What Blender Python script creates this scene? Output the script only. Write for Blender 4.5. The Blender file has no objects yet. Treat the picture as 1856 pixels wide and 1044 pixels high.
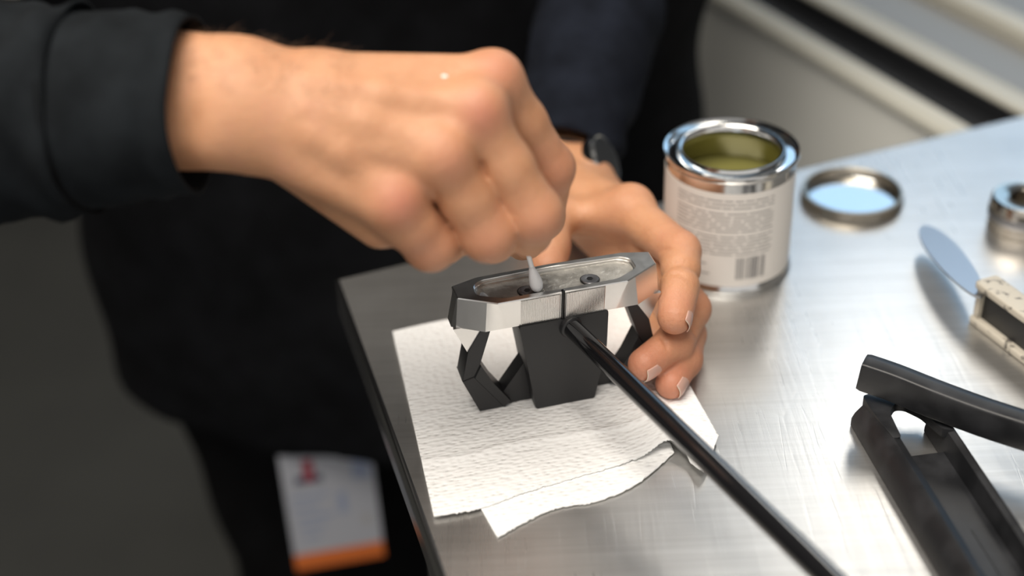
import bpy, bmesh, math, random
import numpy as np
from mathutils import Vector, Matrix, noise as mnoise

random.seed(7); RNG = np.random.default_rng(7)
S = bpy.context.scene
COL = S.collection
TZ = 0.95                                   # height of the table top above the floor

# ------------------------------------------------------------------ camera
F_PX, CXP, CYP = 2450.0, 928.0, 522.0       # focal length and centre, for a 1856 x 1044 frame
PITCH, ROLL = math.radians(33.0), math.radians(2.5)
_R0 = np.array([1, 0, 0.]); _U0 = np.array([0, math.sin(PITCH), math.cos(PITCH)])
FW = np.array([0, math.cos(PITCH), -math.sin(PITCH)])
UP = math.cos(ROLL)*_U0 + math.sin(ROLL)*_R0
RT = math.cos(ROLL)*_R0 - math.sin(ROLL)*_U0
CAM = np.array([-0.0234, -0.5170, 0.4065])  # relative to the table top under the putter
cam_d = bpy.data.cameras.new('camera'); cam = bpy.data.objects.new('camera', cam_d); COL.objects.link(cam)
m = Matrix.Identity(4)
for i in range(3):
    m[i][0] = RT[i]; m[i][1] = UP[i]; m[i][2] = -FW[i]
m[0][3], m[1][3], m[2][3] = CAM[0], CAM[1], CAM[2] + TZ
cam.matrix_world = m
cam_d.sensor_width = 36.0; cam_d.lens = F_PX/1856*36; cam_d.clip_start = 0.02
cam_d.dof.use_dof = True; cam_d.dof.focus_distance = 0.625; cam_d.dof.aperture_fstop = 2.9
S.camera = cam

def ray(x, y): return FW + RT*(x-CXP)/F_PX - UP*(y-CYP)/F_PX
def P(x, y, d): return CAM + ray(x, y)*d                          # a point at a depth, table frame (z = 0 on the table)
def Z(x, y, z=0.0):                                                # a point at a height over the table
    q = ray(x, y); return CAM + q*((z-CAM[2])/q[2])
def W(p): return Vector((float(p[0]), float(p[1]), float(p[2]) + TZ))   # table frame -> world

# ------------------------------------------------------------------ light
S.view_settings.view_transform = 'Standard'; S.view_settings.look = 'None'
S.view_settings.exposure = 0.12; S.view_settings.gamma = 1.0; S.view_settings.use_curve_mapping = False
wd = bpy.data.worlds.new('world'); S.world = wd; wd.use_nodes = True
wd.node_tree.nodes['Background'].inputs['Color'].default_value = (1.0, 0.97, 0.94, 1)
wd.node_tree.nodes['Background'].inputs['Strength'].default_value = 0.62

def area(name, loc, target, sx, sy, power, col):
    l = bpy.data.lights.new(name, 'AREA'); l.shape = 'RECTANGLE'; l.size = sx; l.size_y = sy
    l.energy = power; l.color = col
    o = bpy.data.objects.new(name, l); COL.objects.link(o)
    o.location = W(loc)
    o.rotation_euler = (W(target)-W(loc)).to_track_quat('-Z', 'Y').to_euler()
    return o
area('ceiling_panel_light', (-0.45, -0.40, 1.95), (-0.05, 0.0, 0.0), 1.8, 1.4, 66, (1.0, 0.93, 0.84))
area('window_light', (1.45, 3.1, 1.55), (1.2, 0.0, 1.0), 2.9, 1.7, 20, (0.40, 0.68, 1.0))
area('ceiling_strip_light', (0.95, 2.25, 2.15), (0.2, 0.2, 0.0), 0.30, 0.9, 8, (1.0, 0.94, 0.85))

# ------------------------------------------------------------------ materials
def mat(name, col=(0.5,)*3, rough=0.5, metal=0.0, **kw):
    mt = bpy.data.materials.new(name); mt.use_nodes = True
    b = mt.node_tree.nodes['Principled BSDF']
    b.inputs['Base Color'].default_value = (*col, 1); b.inputs['Roughness'].default_value = rough
    b.inputs['Metallic'].default_value = metal
    for k, v in kw.items(): b.inputs[k.replace('_', ' ')].default_value = v
    return mt
class N:                                                            # tiny node helper
    def __init__(s, mt): s.t = mt.node_tree; s.b = s.t.nodes['Principled BSDF']
    def new(s, typ, **kw):
        n = s.t.nodes.new(typ)
        for k, v in kw.items():
            if k in n.inputs: n.inputs[k].default_value = v
            else: setattr(n, k, v)
        return n
    def link(s, a, b): s.t.links.new(a, b)
    def coords(s, scale=(1, 1, 1), rot=(0, 0, 0), kind='Object'):
        c = s.new('ShaderNodeTexCoord'); mp = s.new('ShaderNodeMapping')
        mp.inputs['Scale'].default_value = scale; mp.inputs['Rotation'].default_value = rot
        s.link(c.outputs[kind], mp.inputs['Vector']); return mp.outputs['Vector']
    def noise(s, vec, scale, detail=4, rough=0.5, out='Fac'):
        n = s.new('ShaderNodeTexNoise'); n.inputs['Scale'].default_value = scale
        n.inputs['Detail'].default_value = detail; n.inputs['Roughness'].default_value = rough
        s.link(vec, n.inputs['Vector']); return n.outputs[out]
    def ramp(s, fac, stops):
        r = s.new('ShaderNodeValToRGB'); e = r.color_ramp.elements
        while len(e) < len(stops): e.new(0.5)
        for i, (p, c) in enumerate(stops):
            e[i].position = p; e[i].color = (*c, 1) if len(c) == 3 else c
        s.link(fac, r.inputs['Fac']); return r.outputs['Color']
    def bump(s, h, strength, dist, prev=None):
        b = s.new('ShaderNodeBump'); b.inputs['Strength'].default_value = strength; b.inputs['Distance'].default_value = dist
        s.link(h, b.inputs['Height'])
        if prev is not None: s.link(prev, b.inputs['Normal'])
        return b.outputs['Normal']
    def math(s, op, a, b):
        n = s.new('ShaderNodeMath', operation=op)
        for i, v in enumerate((a, b)):
            if isinstance(v, (int, float)): n.inputs[i].default_value = v
            else: s.link(v, n.inputs[i])
        return n.outputs[0]
    def mix(s, fac, a, b, mode='MIX'):
        n = s.new('ShaderNodeMix', data_type='RGBA', blend_type=mode)
        if isinstance(fac, (int, float)): n.inputs[0].default_value = fac
        else: s.link(fac, n.inputs[0])
        for i, v in ((6, a), (7, b)):
            if isinstance(v, tuple): n.inputs[i].default_value = (*v, 1)
            else: s.link(v, n.inputs[i])
        return n.outputs[2]

def make_steel_table():
    mt = mat('brushed_steel_table', (0.60, 0.595, 0.58), 0.3, 1.0); n = N(mt)
    v = n.coords((1, 1, 1), (0, 0, math.radians(-16)))
    cloud = n.noise(v, 9, 5, 0.6)
    st = n.coords((300, 8, 1), (0, 0, math.radians(52)))
    brush = n.noise(st, 1, 3, 0.7)
    st2 = n.coords((6, 260, 1), (0, 0, math.radians(15)))
    brush2 = n.noise(st2, 1, 3, 0.7)
    r = n.math('ADD', n.math('MULTIPLY', cloud, 0.16), n.math('MULTIPLY', brush, 0.10))
    r = n.math('ADD', r, 0.17); n.link(r, n.b.inputs['Roughness'])
    dirt = n.ramp(cloud, [(0.30, (0.50, 0.49, 0.47)), (0.62, (0.64, 0.635, 0.62))])
    n.link(n.mix(0.25, dirt, n.ramp(brush2, [(0.3, (0.42, 0.41, 0.40)), (0.7, (0.75, 0.74, 0.73))])), n.b.inputs['Base Color'])
    nb = n.bump(brush, 0.10, 0.0004); nb = n.bump(brush2, 0.08, 0.0004, nb)
    # long thin scratches in two directions
    for rot, sc in ((62, 55), (38, 40), (80, 30)):
        vv = n.coords((1, 0.06, 1), (0, 0, math.radians(rot)))
        vo = n.new('ShaderNodeTexVoronoi', feature='DISTANCE_TO_EDGE'); vo.inputs['Scale'].default_value = sc
        n.link(vv, vo.inputs['Vector'])
        k = n.ramp(vo.outputs['Distance'], [(0.0, (0, 0, 0)), (0.006, (1, 1, 1))])
        gate = n.ramp(n.noise(v, 31+rot*0.1, 2), [(0.52, (1, 1, 1)), (0.60, (0, 0, 0))])
        k2 = n.mix(gate, k, (1.0, 1.0, 1.0))
        nb = n.bump(k2, 0.16, 0.00012, nb)
    n.link(nb, n.b.inputs['Normal'])
    b2 = n.new('ShaderNodeBsdfPrincipled'); b2.inputs['Metallic'].default_value = 1.0; b2.inputs['Roughness'].default_value = 0.52
    src = n.b.inputs['Base Color'].links[0].from_socket; n.link(src, b2.inputs['Base Color']); n.link(nb, b2.inputs['Normal'])
    ms = n.new('ShaderNodeMixShader'); ms.inputs[0].default_value = 0.42
    n.link(n.b.outputs[0], ms.inputs[1]); n.link(b2.outputs[0], ms.inputs[2])
    n.link(ms.outputs[0], n.t.nodes['Material Output'].inputs['Surface']); return mt
M = {}
M['table'] = make_steel_table()
M['table_edge'] = mat('polished_steel_edge', (0.68, 0.68, 0.68), 0.24, 1.0)
def make_towel():
    mt = mat('paper_towel', (0.90, 0.90, 0.89), 0.95, 0.0, Subsurface_Weight=0.0); n = N(mt)
    v = n.coords((1, 1, 1), (0, 0, math.radians(-10)))
    dst = n.new('ShaderNodeMapping'); dst.inputs['Scale'].default_value = (300, 500, 1); n.link(v, dst.inputs['Vector'])
    vo = n.new('ShaderNodeTexVoronoi', feature='SMOOTH_F1'); vo.inputs['Scale'].default_value = 1.0; vo.inputs['Randomness'].default_value = 0.62
    n.link(dst.outputs[0], vo.inputs['Vector'])
    nb = n.bump(vo.outputs['Distance'], 0.8, 0.0017)
    nb = n.bump(n.noise(v, 2500, 3), 0.25, 0.0003, nb)
    n.link(nb, n.b.inputs['Normal']); return mt
M['towel'] = make_towel()
def make_milled():
    mt = mat('milled_steel', (0.80, 0.785, 0.76), 0.3, 1.0); n = N(mt)
    v = n.coords((300, 300, 3000), (0, 0, math.radians(-13.4))); nz = n.noise(v, 1, 2)
    n.link(n.math('ADD', n.math('MULTIPLY', nz, 0.12), 0.26), n.b.inputs['Roughness'])
    return mt
M['silver'] = make_milled()
def make_epoxy():
    mt = mat('cleaned_cavity_floor', (0.50, 0.48, 0.44), 0.35, 0.6); n = N(mt)
    v = n.coords(); a = n.noise(v, 260, 5, 0.6); c = n.noise(v, 90, 3)
    n.link(n.ramp(c, [(0.35, (0.40, 0.385, 0.35)), (0.65, (0.62, 0.60, 0.55))]), n.b.inputs['Base Color'])
    n.link(n.math('ADD', n.math('MULTIPLY', c, 0.35), 0.16), n.b.inputs['Roughness'])
    n.link(n.bump(a, 0.7, 0.0006), n.b.inputs['Normal']); return mt
M['epoxy'] = make_epoxy()
M['black_body'] = mat('black_anodised_body', (0.016, 0.016, 0.017), 0.45)
M['black_screw'] = mat('dark_screw_steel', (0.26, 0.26, 0.27), 0.42, 1.0)
M['black_void'] = mat('black_paint_line', (0.006, 0.006, 0.006), 0.4)
M['shaft'] = mat('glossy_black_shaft', (0.008, 0.008, 0.009), 0.10, 0.0, Coat_Weight=0.6, Coat_Roughness=0.05)
def make_plastic(name, col, rough, ns=900):
    mt = mat(name, col, rough); n = N(mt); v = n.coords(); a = n.noise(v, ns, 4); b = n.noise(v, 60, 4)
    n.link(n.math('ADD', n.math('MULTIPLY', b, 0.3), rough-0.15), n.b.inputs['Roughness'])
    n.link(n.mix(n.ramp(b, [(0.45, (0, 0, 0)), (0.7, (1, 1, 1))]), tuple(col), tuple(min(1, c*1.9+0.006) for c in col)), n.b.inputs['Base Color'])
    n.link(n.bump(a, 0.12, 0.0003), n.b.inputs['Normal']); return mt
M['black_plastic'] = make_plastic('scuffed_black_plastic', (0.009, 0.0095, 0.011), 0.40)
def make_beige():
    mt = mat('worn_beige_plastic', (0.52, 0.48, 0.40), 0.5); n = N(mt); v = n.coords()
    s = n.ramp(n.noise(v, 190, 5, 0.65), [(0.56, (0.53, 0.49, 0.41)), (0.66, (0.10, 0.09, 0.08))])
    n.link(s, n.b.inputs['Base Color']); return mt
M['beige'] = make_beige()
M['blade'] = mat('dull_steel_blade', (0.46, 0.48, 0.51), 0.34, 1.0)
M['chrome'] = mat('tinned_steel', (0.78, 0.78, 0.77), 0.12, 1.0)
M['chrome_in'] = mat('lacquered_can_inside', (0.56, 0.54, 0.34), 0.25, 1.0)
M['varnish'] = mat('yellow_varnish', (0.17, 0.16, 0.05), 0.05, 0.0, IOR=1.48)
M['label'] = mat('white_label_paper', (0.78, 0.745, 0.70), 0.45)
M['print_grey'] = mat('grey_print', (0.36, 0.345, 0.33), 0.5)
M['print_dark'] = mat('dark_print', (0.17, 0.165, 0.17), 0.5)
M['nickel'] = mat('nickel_ring', (0.62, 0.57, 0.50), 0.16, 1.0)
M['lid_edge'] = mat('dark_lid_rim', (0.36, 0.33, 0.28), 0.28, 1.0)
M['cotton'] = mat('cotton', (0.95, 0.95, 0.95), 0.95, 0.0)
M['stick'] = mat('white_paper_stick', (0.85, 0.85, 0.85), 0.6)
M['glue'] = mat('milky_glue', (0.62, 0.70, 0.75), 0.2, 0.0)
def make_fabric(name, col, ns=1400):
    mt = mat(name, col, 0.95, 0.0, Specular_IOR_Level=0.12); n = N(mt); v = n.coords()
    a = n.new('ShaderNodeTexBrick'); a.inputs['Scale'].default_value = 120
    n.link(v, a.inputs['Vector'])
    b = n.noise(v, 40, 4)
    n.link(n.ramp(b, [(0.35, tuple(c*0.7 for c in col)), (0.7, tuple(c*1.35 for c in col))]), n.b.inputs['Base Color'])
    nb = n.bump(n.noise(v, ns, 2), 0.2, 0.0006)
    n.link(nb, n.b.inputs['Normal']); return mt
M['jacket'] = make_fabric('black_vest_fabric', (0.0042, 0.0045, 0.0055))
M['sleeve'] = make_fabric('navy_sleeve_fabric', (0.0085, 0.0105, 0.0165))
M['cuff'] = make_fabric('black_ribbed_cuff_fabric', (0.0100, 0.0120, 0.0140))
M['trousers'] = make_fabric('black_trouser_cloth', (0.0035, 0.0035, 0.004))
M['strap'] = mat('black_watch_strap', (0.012, 0.013, 0.016), 0.45)
M['badge'] = mat('badge_card', (0.40, 0.41, 0.45), 0.35)
M['badge_orange'] = mat('badge_orange_print', (0.62, 0.15, 0.03), 0.4)
M['badge_navy'] = mat('badge_navy_print', (0.03, 0.035, 0.07), 0.4)
M['badge_red'] = mat('badge_red_print', (0.30, 0.05, 0.07), 0.4)
M['badge_blue'] = mat('badge_pale_blue_print', (0.27, 0.31, 0.42), 0.4)
def make_floor():
    mt = mat('dark_floor', (0.06, 0.06, 0.052), 0.7); n = N(mt); v = n.coords()
    n.link(n.ramp(n.noise(v, 3, 5), [(0.3, (0.028, 0.028, 0.025)), (0.7, (0.042, 0.042, 0.037))]), n.b.inputs['Base Color']); return mt
M['floor'] = make_floor()
M['wall'] = mat('grey_wall_paint', (0.30, 0.29, 0.275), 0.8)
M['wall_dark'] = mat('darkened_wall', (0.06, 0.06, 0.06), 0.8)  # wall tone darkened so the silver edges mirror an unlit side
M['ceiling'] = mat('grey_ceiling_paint', (0.42, 0.41, 0.40), 0.9)
M['bench_panel'] = mat('grey_bench_panel', (0.85, 0.85, 0.79), 0.5)
M['bench_rail'] = mat('cream_bench_rail', (0.46, 0.45, 0.39), 0.4)
M['bench_dark'] = mat('groove_shade', (0.008, 0.009, 0.011), 0.6)  # near-black colour stands in for the shade in the bench gap
M['bench_steel'] = mat('bench_steel', (0.30, 0.29, 0.27), 0.5, 0.7)
def make_skin():
    mt = mat('skin', (0.6, 0.36, 0.24), 0.50); n = N(mt); v = n.coords()
    at = n.new('ShaderNodeAttribute', attribute_name='blush')
    c1 = n.noise(v, 55, 4, 0.6); c2 = n.noise(v, 260, 3, 0.6)
    base = n.ramp(c1, [(0.30, (0.520, 0.250, 0.125)), (0.55, (0.600, 0.310, 0.165)), (0.75, (0.590, 0.295, 0.170))])
    col = n.mix(at.outputs['Fac'], base, (0.52, 0.180, 0.120))
    col = n.mix(n.math('MULTIPLY', c2, 0.22), col, (0.48, 0.20, 0.13))
    n.link(col, n.b.inputs['Base Color'])
    n.b.inputs['Subsurface Weight'].default_value = 0.22
    n.b.inputs['Subsurface Radius'].default_value = (1.0, 0.38, 0.2)
    n.b.inputs['Subsurface Scale'].default_value = 0.0026
    vo = n.new('ShaderNodeTexVoronoi'); vo.inputs['Scale'].default_value = 900; n.link(v, vo.inputs['Vector'])
    nb = n.bump(n.noise(v, 420, 5, 0.65), 0.5, 0.0009); nb = n.bump(vo.outputs['Distance'], 0.15, 0.0003, nb)
    n.link(nb, n.b.inputs['Normal']); return mt
M['skin'] = make_skin()
M['nail'] = mat('fingernail', (0.62, 0.37, 0.30), 0.30, 0.0, Subsurface_Weight=0.2, Subsurface_Scale=0.002)
M['nail_tip'] = mat('fingernail_free_edge', (0.72, 0.58, 0.46), 0.4)
M['hair'] = mat('arm_hair', (0.16, 0.09, 0.05), 0.5)

# ------------------------------------------------------------------ mesh helpers
def link_mesh(name, me, material, parent=None, loc=None):
    o = bpy.data.objects.new(name, me); COL.objects.link(o)
    if material is not None: me.materials.append(material)
    if loc is not None: o.location = loc
    if parent is not None: o.parent = parent
    return o
def finish(bm, name, material, parent=None, loc=None, sharp=30, smooth=True):
    bmesh.ops.remove_doubles(bm, verts=bm.verts, dist=1e-6)
    bmesh.ops.recalc_face_normals(bm, faces=bm.faces)
    for f in bm.faces: f.smooth = smooth
    for e in bm.edges:
        if len(e.link_faces) == 2 and e.calc_face_angle(0) > math.radians(sharp): e.smooth = False
    me = bpy.data.meshes.new(name); bm.to_mesh(me); bm.free()
    return link_mesh(name, me, material, parent, loc)
def tag(o, label, cat=None, group=None, kind=None):
    o['label'] = label
    if cat: o['category'] = cat
    if group: o['group'] = group
    if kind: o['kind'] = kind
    return o
def empty(name, loc, rz=0.0):
    o = bpy.data.objects.new(name, None); COL.objects.link(o); o.location = loc; o.rotation_euler = (0, 0, rz)
    o.empty_display_size = 0.02; return o
def add_rings(bm, rings, cap0=True, cap1=True, closed=True):
    vs = [[bm.verts.new(tuple(map(float, p))) for p in r] for r in rings]
    n = len(vs[0])
    for a, b in zip(vs, vs[1:]):
        for i in range(n if closed else n-1):
            j = (i+1) % n
            try: bm.faces.new((a[i], a[j], b[j], b[i]))
            except ValueError: pass
    if cap0: bm.faces.new(vs[0][::-1])
    if cap1: bm.faces.new(vs[-1])
    return vs
def add_prism(bm, poly, fn):                 # poly of (a, b); fn(a, b, side) -> xyz for side 0 / 1
    add_rings(bm, [[fn(a, b, 0) for a, b in poly], [fn(a, b, 1) for a, b in poly]])
def lathe(bm, prof, n=64, c=(0, 0, 0), cap0=True, cap1=True):
    rings = [[(c[0]+r*math.cos(2*math.pi*i/n), c[1]+r*math.sin(2*math.pi*i/n), c[2]+z) for i in range(n)] for r, z in prof]
    return add_rings(bm, rings, cap0, cap1)
def add_box(bm, x0, x1, y0, y1, z0, z1):
    add_prism(bm, [(x0, y0), (x1, y0), (x1, y1), (x0, y1)], lambda a, b, s: (a, b, z1 if s else z0))
def frames(pts, hint):
    pts = [np.asarray(p, float) for p in pts]; out = []; n = np.asarray(hint, float)
    for i in range(len(pts)):
        t = pts[min(i+1, len(pts)-1)] - pts[max(i-1, 0)]; t /= np.linalg.norm(t)
        n = n - t*(n@t); n /= np.linalg.norm(n); out.append((t, n, np.cross(t, n)))
    return out
def tube(bm, pts, rad, n=24, hint=(0, 0, 1), cap0=True, cap1=True, wob=None):   # rad: list of r or (r along hint, r across)
    rings = []
    for k, (p, fr, r) in enumerate(zip(pts, frames(pts, hint), rad)):
        ra, rb = r if isinstance(r, tuple) else (r, r); t, a, b = fr
        rg = []
        for i in range(n):
            ph = 2*math.pi*i/n; w = wob(k, ph) if wob else 0.0
            rg.append(np.asarray(p) + a*(ra+w)*math.cos(ph) + b*(rb+w)*math.sin(ph))
        rings.append(rg)
    return add_rings(bm, rings, cap0, cap1)
def spline(pts, n):                          # Catmull-Rom through points of any dimension
    pts = [np.asarray(p, float) for p in pts]; q = [2*pts[0]-pts[1]] + pts + [2*pts[-1]-pts[-2]]; out = []
    for i in range(1, len(q)-2):
        for k in range(n):
            t = k/n; a, b, c, d = q[i-1], q[i], q[i+1], q[i+2]
            out.append(0.5*((2*b)+(c-a)*t+(2*a-5*b+4*c-d)*t*t+(3*b-a-3*c+d)*t**3))
    out.append(pts[-1]); return out

# ------------------------------------------------------------------ signed-distance surfaces (for skin and cloth)
def smin(a, b, k):
    h = np.maximum(k-np.abs(a-b), 0.0)/k
    return np.minimum(a, b) - h*h*k*0.25
def cone(Q, a, b, ra, rb):
    a = np.asarray(a, np.float32); b = np.asarray(b, np.float32); ba = b-a
    pa = Q-a; t = np.clip(pa@ba/max(float(ba@ba), 1e-9), 0, 1)
    d = pa - t[:, None]*ba
    return np.sqrt(np.einsum('ij,ij->i', d, d)) - (ra+(rb-ra)*t)
def ball(Q, c, r):
    d = Q-np.asarray(c, np.float32); return np.sqrt(np.einsum('ij,ij->i', d, d)) - r
def surface_nets(fn, lo, hi, h):
    lo = np.asarray(lo, np.float32); n = np.ceil((np.asarray(hi)-lo)/h).astype(int)+1
    ax = [lo[i]+h*np.arange(n[i], dtype=np.float32) for i in range(3)]
    V = np.empty(tuple(n), np.float32)
    yz = np.stack(np.meshgrid(ax[1], ax[2], indexing='ij'), -1).reshape(-1, 2)
    step = max(1, int(400000/len(yz)))
    for i0 in range(0, n[0], step):
        xs = ax[0][i0:i0+step]
        Q = np.empty((len(xs), len(yz), 3), np.float32); Q[..., 0] = xs[:, None]; Q[..., 1:] = yz[None]
        V[i0:i0+step] = fn(Q.reshape(-1, 3)).reshape(len(xs), n[1], n[2])
    ins = V < 0
    c = n-1
    sl = lambda dx, dy, dz: (slice(dx, dx+c[0]), slice(dy, dy+c[1]), slice(dz, dz+c[2]))
    cnt = np.zeros(tuple(c), np.int8)
    corners = [(i, j, k) for i in (0, 1) for j in (0, 1) for k in (0, 1)]
    for q in corners: cnt += ins[sl(*q)]
    act = (cnt > 0) & (cnt < 8); idx = np.argwhere(act)
    num = np.full(tuple(c), -1, np.int64); num[act] = np.arange(len(idx))
    acc = np.zeros((len(idx), 3)); w = np.zeros(len(idx))
    g = lambda q: V[idx[:, 0]+q[0], idx[:, 1]+q[1], idx[:, 2]+q[2]]
    for q in corners:
        for a in range(3):
            if q[a]: continue
            q2 = list(q); q2[a] = 1; va, vb = g(q), g(q2); cr = (va < 0) != (vb < 0)
            t = np.where(cr, va/np.where(cr, va-vb, 1), 0)
            pt = np.tile(np.array(q, float), (len(idx), 1)); pt[:, a] += t
            acc += pt*cr[:, None]; w += cr
    verts = lo + h*(idx + acc/w[:, None])
    faces = []
    for a in range(3):
        b, d = (a+1) % 3, (a+2) % 3
        s0 = [slice(None)]*3; s1 = [slice(None)]*3; s0[a] = slice(0, n[a]-1); s1[a] = slice(1, n[a])
        ed = np.argwhere(ins[tuple(s0)] != ins[tuple(s1)])
        ed = ed[(ed[:, b] > 0) & (ed[:, d] > 0) & (ed[:, b] < c[b]) & (ed[:, d] < c[d])]
        flip = ins[tuple(s0)][ed[:, 0], ed[:, 1], ed[:, 2]]
        q = []
        for db, dd in ((-1, -1), (0, -1), (0, 0), (-1, 0)):
            e2 = ed.copy(); e2[:, b] += db; e2[:, d] += dd; q.append(num[e2[:, 0], e2[:, 1], e2[:, 2]])
        q = np.stack(q, 1); q[~flip] = q[~flip][:, ::-1]; faces.append(q)
    return verts, np.concatenate(faces)
def np_mesh(name, verts, faces, smooth_it=0):
    verts = np.asarray(verts, float)
    for _ in range(smooth_it):
        s = np.zeros_like(verts); k = np.zeros(len(verts))
        for i in range(4):
            a, b = faces[:, i], faces[:, (i+1) % 4]
            np.add.at(s, a, verts[b]); np.add.at(k, a, 1); np.add.at(s, b, verts[a]); np.add.at(k, b, 1)
        verts = verts*0.5 + 0.5*s/np.maximum(k, 1)[:, None]
    me = bpy.data.meshes.new(name)
    me.vertices.add(len(verts)); me.vertices.foreach_set('co', verts.astype(np.float32).ravel())
    me.loops.add(faces.size); me.loops.foreach_set('vertex_index', faces.astype(np.int32).ravel())
    me.polygons.add(len(faces)); me.polygons.foreach_set('loop_start', np.arange(0, faces.size, 4, dtype=np.int32))
    me.update(calc_edges=True); me.validate()
    me.polygons.foreach_set('use_smooth', np.ones(len(faces), bool)); return me

# ================================================================== SETTING
def struct(o, label): o['kind'] = 'structure'; o['label'] = label; return o
bm = bmesh.new(); add_box(bm, -3.2, 3.2, -2.4, 3.2, -0.06, 0.0)
struct(finish(bm, 'floor', M['floor']), 'dark grey workshop floor')
WH = 3.40
bm = bmesh.new(); add_box(bm, -3.2, 3.2, -2.4, 3.2, WH, WH+0.06); struct(finish(bm, 'ceiling', M['ceiling']), 'grey workshop ceiling')
bm = bmesh.new(); add_box(bm, -3.26, -3.2, -2.4, 3.2, 0.0, WH); struct(finish(bm, 'wall_left', M['wall_dark']), 'workshop wall darkened for the reflections')
bm = bmesh.new(); add_box(bm, 3.2, 3.26, -2.4, 3.2, 0.0, WH); struct(finish(bm, 'wall_right', M['wall']), 'workshop wall darkened for the reflections')
bm = bmesh.new(); add_box(bm, -3.26, 3.26, 3.2, 3.26, 0.0, WH); struct(finish(bm, 'wall_back', M['wall']), 'workshop wall darkened for the reflections')

# ------------------------------------------------------------------ steel table
c0 = Z(607, 505); e1 = Z(800, 1044)-c0; e2 = Z(1856, 208)-c0
e1 = e1/np.linalg.norm(e1); e2 = e2/np.linalg.norm(e2)
quad = [c0, c0+e1*0.62, c0+e1*0.62+e2*1.15, c0+e2*1.15]
t = empty('steel_table', W((c0+(quad[2]-c0)*0.5)*np.array([1, 1, 0]))-Vector((0, 0, TZ)))
tag(t, 'scratched stainless steel workbench carrying the paper towel, the can and tools', 'table')
tl = t.location
def tp(q, z): return (q[0]-tl.x, q[1]-tl.y, TZ+z)
def inset(d):
    cen = sum(quad)/4; out = []
    for i in range(4):
        a, b, c = quad[i-1], quad[i], quad[(i+1) % 4]
        u = (a-b)/np.linalg.norm(a-b); v = (c-b)/np.linalg.norm(c-b); out.append(b + (u+v)*d/abs(np.cross(u[:2], v[:2])))
    return out
bm = bmesh.new(); q = inset(0.0022)
add_rings(bm, [[tp(p, -0.004) for p in q], [tp(p, 0.0) for p in q]])
finish(bm, 'table_top', M['table'], t)
bm = bmesh.new()
rg = [[tp(p, -0.0001) for p in inset(0.0022)], [tp(p, -0.0006) for p in inset(0.0008)], [tp(p, -0.0022) for p in inset(0.0)],
      [tp(p, -0.024) for p in inset(0.0)], [tp(p, -0.026) for p in inset(0.0015)], [tp(p, -0.026) for p in inset(0.02)]]
add_rings(bm, rg, False, False)
finish(bm, 'table_rim', M['table_edge'], t, sharp=50)
for i, p in enumerate(inset(0.05)):
    bm = bmesh.new(); x, y, _ = tp(p, 0); add_box(bm, x-0.018, x+0.018, y-0.018, y+0.018, 0.0, TZ-0.026)
    finish(bm, 'leg', M['table_edge'], t)

# ------------------------------------------------------------------ second bench behind, running away to the left
hd = math.radians(23); hv = np.array([-math.sin(hd), math.cos(hd), 0]); gv = np.array([math.cos(hd), math.sin(hd), 0])
b0 = gv*0.39 + hv*0.55
bench = empty('steel_bench', Vector((b0[0], b0[1], 0.0)))
tag(bench, 'grey panelled workshop bench with cream rails and a steel top behind the table', 'workbench')
nrm_e = np.array([-e2[1], e2[0], 0])                     # away from the table's far edge
def h_edge(g): return ((c0+nrm_e*0.012-gv*g)@nrm_e)/(hv@nrm_e)
def bench_part(name, prof, material, h0=0.0, h1=0.75):
    bm = bmesh.new()
    add_prism(bm, prof, lambda g, z, s: tuple(np.array([*(gv*g + hv*(h1 if s else h_edge(g)+h0))[:2] - b0[:2], TZ+z])))
    return finish(bm, name, material, bench, sharp=35)
HB0, HB1 = 0.0, 1.30
bench_part('front_panel', [(0.392, -0.95), (0.392, -0.030), (0.400, -0.030), (0.400, -0.95)], M['bench_panel'], HB0, HB1)
bench_part('lower_rail', [(0.388, -0.034), (0.389, -0.030), (0.392, -0.0275), (0.406, -0.026), (0.409, -0.028), (0.410, -0.034)], M['bench_rail'], HB0, HB1)
bench_part('groove', [(0.405, -0.062), (0.405, -0.042), (0.4496, -0.042), (0.4496, -0.0262), (0.460, -0.0262), (0.460, -0.062)], M['bench_dark'], HB0, HB1)
bench_part('upper_rail', [(0.4490, -0.0260), (0.4490, -0.0240), (0.4510, -0.0215), (0.466, -0.0215), (0.473, -0.0240), (0.473, -0.0260)], M['bench_rail'], HB0, HB1)
bench_part('bench_top', [(0.473, -0.060), (0.473, -0.028), (0.545, -0.028), (0.545, -0.060)], M['bench_steel'], HB0, HB1)
bench_part('back_rail', [(0.538, -0.060), (0.538, -0.018), (0.541, -0.015), (0.556, -0.015), (0.559, -0.018), (0.559, -0.060)], M['bench_rail'], HB0, HB1)
bench_part('rear_top', [(0.559, -0.060), (0.559, -0.024), (1.05, -0.024), (1.05, -0.060)], M['bench_steel'], HB0, HB1)
bench_part('carcass', [(0.402, -0.95), (0.402, -0.062), (1.045, -0.062), (1.045, -0.95)], M['bench_panel'], HB0+0.01, HB1-0.01)

# ================================================================== PAPER TOWEL
def towel_sheet(name, corners_px, zfun, nu, nv, edge_wob):
    A, B, C_, D = [Z(*p) for p in corners_px]          # back-left, front-left, front-right, back-right
    vs = []; fs = []
    for i in range(nu+1):
        for j in range(nv+1):
            u, v = i/nu, j/nv
            p = (A*(1-u)+D*u)*(1-v) + (B*(1-u)+C_*u)*v
            p = p + edge_wob(u, v)
            vs.append((p[0], p[1], p[2]+zfun(u, v, p)))
    for i in range(nu):
        for j in range(nv):
            a = i*(nv+1)+j; fs.append((a, a+1, a+nv+2, a+nv+1))
    return vs, fs
def nz(x, y, s): return mnoise.noise(Vector((x*s, y*s, 3.7)))
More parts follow.
